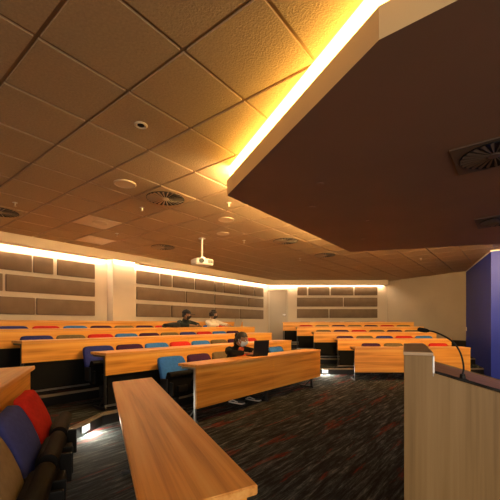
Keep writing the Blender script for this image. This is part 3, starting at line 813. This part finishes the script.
    if hair == 'bun':
        superbox(b, (0,.105,.045), (.085,.075,.085), 2.4, 6)
        superbox(b, (0,.112,-.045), (.06,.05,.17), 2.6, 5)
    elif hair == 'curly':
        for k in range(26):
            a = k*2.4; h_ = .02+.10*random.random(); rr = .088*math.sqrt(max(.05,1-(h_/.14)**2))
            x, y = rr*math.cos(a), rr*math.sin(a)+.012
            if y < -.055 and h_ < .075: continue
            superbox(b, (x,y,h_), (.055,.055,.055), 2.2, 3)
    for q in b.verts: q.co = RH @ q.co
    finish('hair', b, HAIR, e, True)
    # mask
    b = NB(); bmesh.ops.create_uvsphere(b, u_segments=36, v_segments=24, radius=1); dele = []
    for q in b.verts:
        x, y, zz = q.co
        if y > -.18 or zz > -.02+.05*(1-abs(x)) or zz < -.93: dele.append(q)
        bulge = 1+.16*max(0,1-abs(x)*1.5)*max(0,1-abs(zz+.25)*1.6)
        q.co = Vector((x*.080, y*.112*bulge, zz*.122))
    bmesh.ops.delete(b, geom=dele, context='VERTS'); bmesh.ops.solidify(b, geom=b.faces[:], thickness=.004)
    for sx in (-1,1): tube(b, [(sx*.076,-.03,-.02),(sx*.085,.0,.01),(sx*.087,.022,.0)], .002, 6); tube(b, [(sx*.072,-.03,-.075),(sx*.082,.0,-.045),(sx*.087,.022,0)], .002, 6)
    for q in b.verts: q.co = RH @ q.co
    finish('face_mask', b, mask, e, True)
    if cap:
        b = NB(); bmesh.ops.create_uvsphere(b, u_segments=32, v_segments=18, radius=1)
        bmesh.ops.delete(b, geom=[q for q in b.verts if q.co.z < -.02], context='VERTS')
        for q in b.verts: q.co = Vector((q.co.x*.098, q.co.y*.118+.004, q.co.z*.105+.045))
        bmesh.ops.solidify(b, geom=b.faces[:], thickness=.006)
        superbox(b, (0,-.155,.045), (.15,.13,.012), 3, 5, lambda q: Vector((q.x, q.y, q.z-2.2*q.x*q.x-.06*max(0,-q.y))))
        superbox(b, (0,.004,.151), (.02,.02,.012), 2.4, 3)
        for q in b.verts: q.co = RH @ q.co
        finish('cap', b, cap, e, True)
    if headset:
        b = NB(); tube(b, [(.104*math.cos(a), .0, .022+.128*math.sin(a)) for a in [PI*k/16 for k in range(17)]], .009, 8)
        for q in b.verts: q.co = RH @ q.co
        hs = finish('headphones', b, WIRE, e, True)
        for sx in (-1,1):
            b = NB(); superbox(b, (sx*.102,.0,.004), (.038,.075,.085), 3, 5)
            for q in b.verts: q.co = RH @ q.co
            finish('ear_cup', b, WIRE, hs, True)
    return e
# local frame: x along the row, -y towards the stage, z up from the row's own floor; origin under the hips
person(FC, 1.41, .585, 0, 'masked woman in black jacket and orange shirt typing on a laptop at the front desk',
    dict(hip=(0,.04,.56), chest=(.03,-.03,.78), neck=(.05,-.10,.90), head=(.07,-.165,1.005),
         shL=(.215,-.07,.825), elL=(.30,-.22,.803), wrL=(.17,-.33,.797), hdL=(-.45,-.8,-.02),
         shR=(-.135,-.03,.825), elR=(-.26,-.20,.803), wrR=(-.03,-.31,.795), hdR=(.75,-.6,-.02),
         knL=(.12,-.36,.50), anL=(.17,-.26,.088), knR=(-.10,-.34,.50), anR=(-.16,-.18,.088)),
    SK, DARKJ, 'bun', MASK, ORANGE, head_rot=(math.radians(14), 0, math.radians(12)))
person(FC, 2.87, PC*3+.60, STEP*3, 'man in a dark cap and dark jacket with black mask seated at the fourth row',
    dict(hip=(0,.02,.56), chest=(0,-.0,.78), neck=(0,-.04,.93), head=(0,-.08,1.035),
         shL=(.185,-.0,.855), elL=(.27,-.20,.803), wrL=(.10,-.38,.795), hdL=(-.7,-.7,-.02),
         shR=(-.185,-.0,.855), elR=(-.30,-.17,.803), wrR=(-.12,-.36,.795), hdR=(.7,-.7,-.02),
         knL=(.13,-.36,.50), anL=(.14,-.33,.088), knR=(-.13,-.36,.50), anR=(-.14,-.33,.088)),
    SK, GREENC, 'short', BMASK, cap=mat('black_cap_cloth', (.013,.012,.012), .8), head_rot=(math.radians(4), 0, math.radians(32)), vox=.009)
person(FC, 3.82, PC*3+.585, STEP*3, 'person in a white shirt with dark hair and headphones seated at the fourth row',
    dict(hip=(0,.02,.56), chest=(-.02,-.03,.80), neck=(-.03,-.07,.955), head=(-.035,-.105,1.065),
         shL=(.155,-.05,.87), elL=(.27,-.20,.803), wrL=(.22,-.40,.795), hdL=(.0,-.9,-.02),
         shR=(-.205,-.03,.87), elR=(-.28,-.20,.803), wrR=(-.05,-.36,.795), hdR=(.7,-.7,-.02),
         knL=(.13,-.36,.50), anL=(.14,-.33,.088), knR=(-.13,-.36,.50), anR=(-.14,-.33,.088)),
    SK2, WHITEC, 'curly', BMASK, headset=True, head_rot=(math.radians(10), 0, math.radians(38)), vox=.009)

# ------------------------------------------------------------------ world, camera, view
w = bpy.data.worlds.new('World'); sc.world = w; w.use_nodes = True
w.node_tree.nodes['Background'].inputs[0].default_value = (1,.84,.66,1); w.node_tree.nodes['Background'].inputs[1].default_value = 1.2  # world light enters as fill through the added front opening
cam = bpy.data.cameras.new('Camera'); co = bpy.data.objects.new('Camera', cam); COL.objects.link(co)
cam.sensor_width = 36; cam.sensor_fit = 'HORIZONTAL'; cam.lens = FPX/500*36; cam.shift_y = (YH-250)/500; cam.clip_start = .02
co.location = (0,0,H); co.rotation_euler = (PI/2,0,0)
sc.camera = co
sc.view_settings.view_transform = 'Standard'; sc.view_settings.look = 'None'; sc.view_settings.gamma = 1
sc.view_settings.use_curve_mapping = False; sc.view_settings.exposure = 1.5
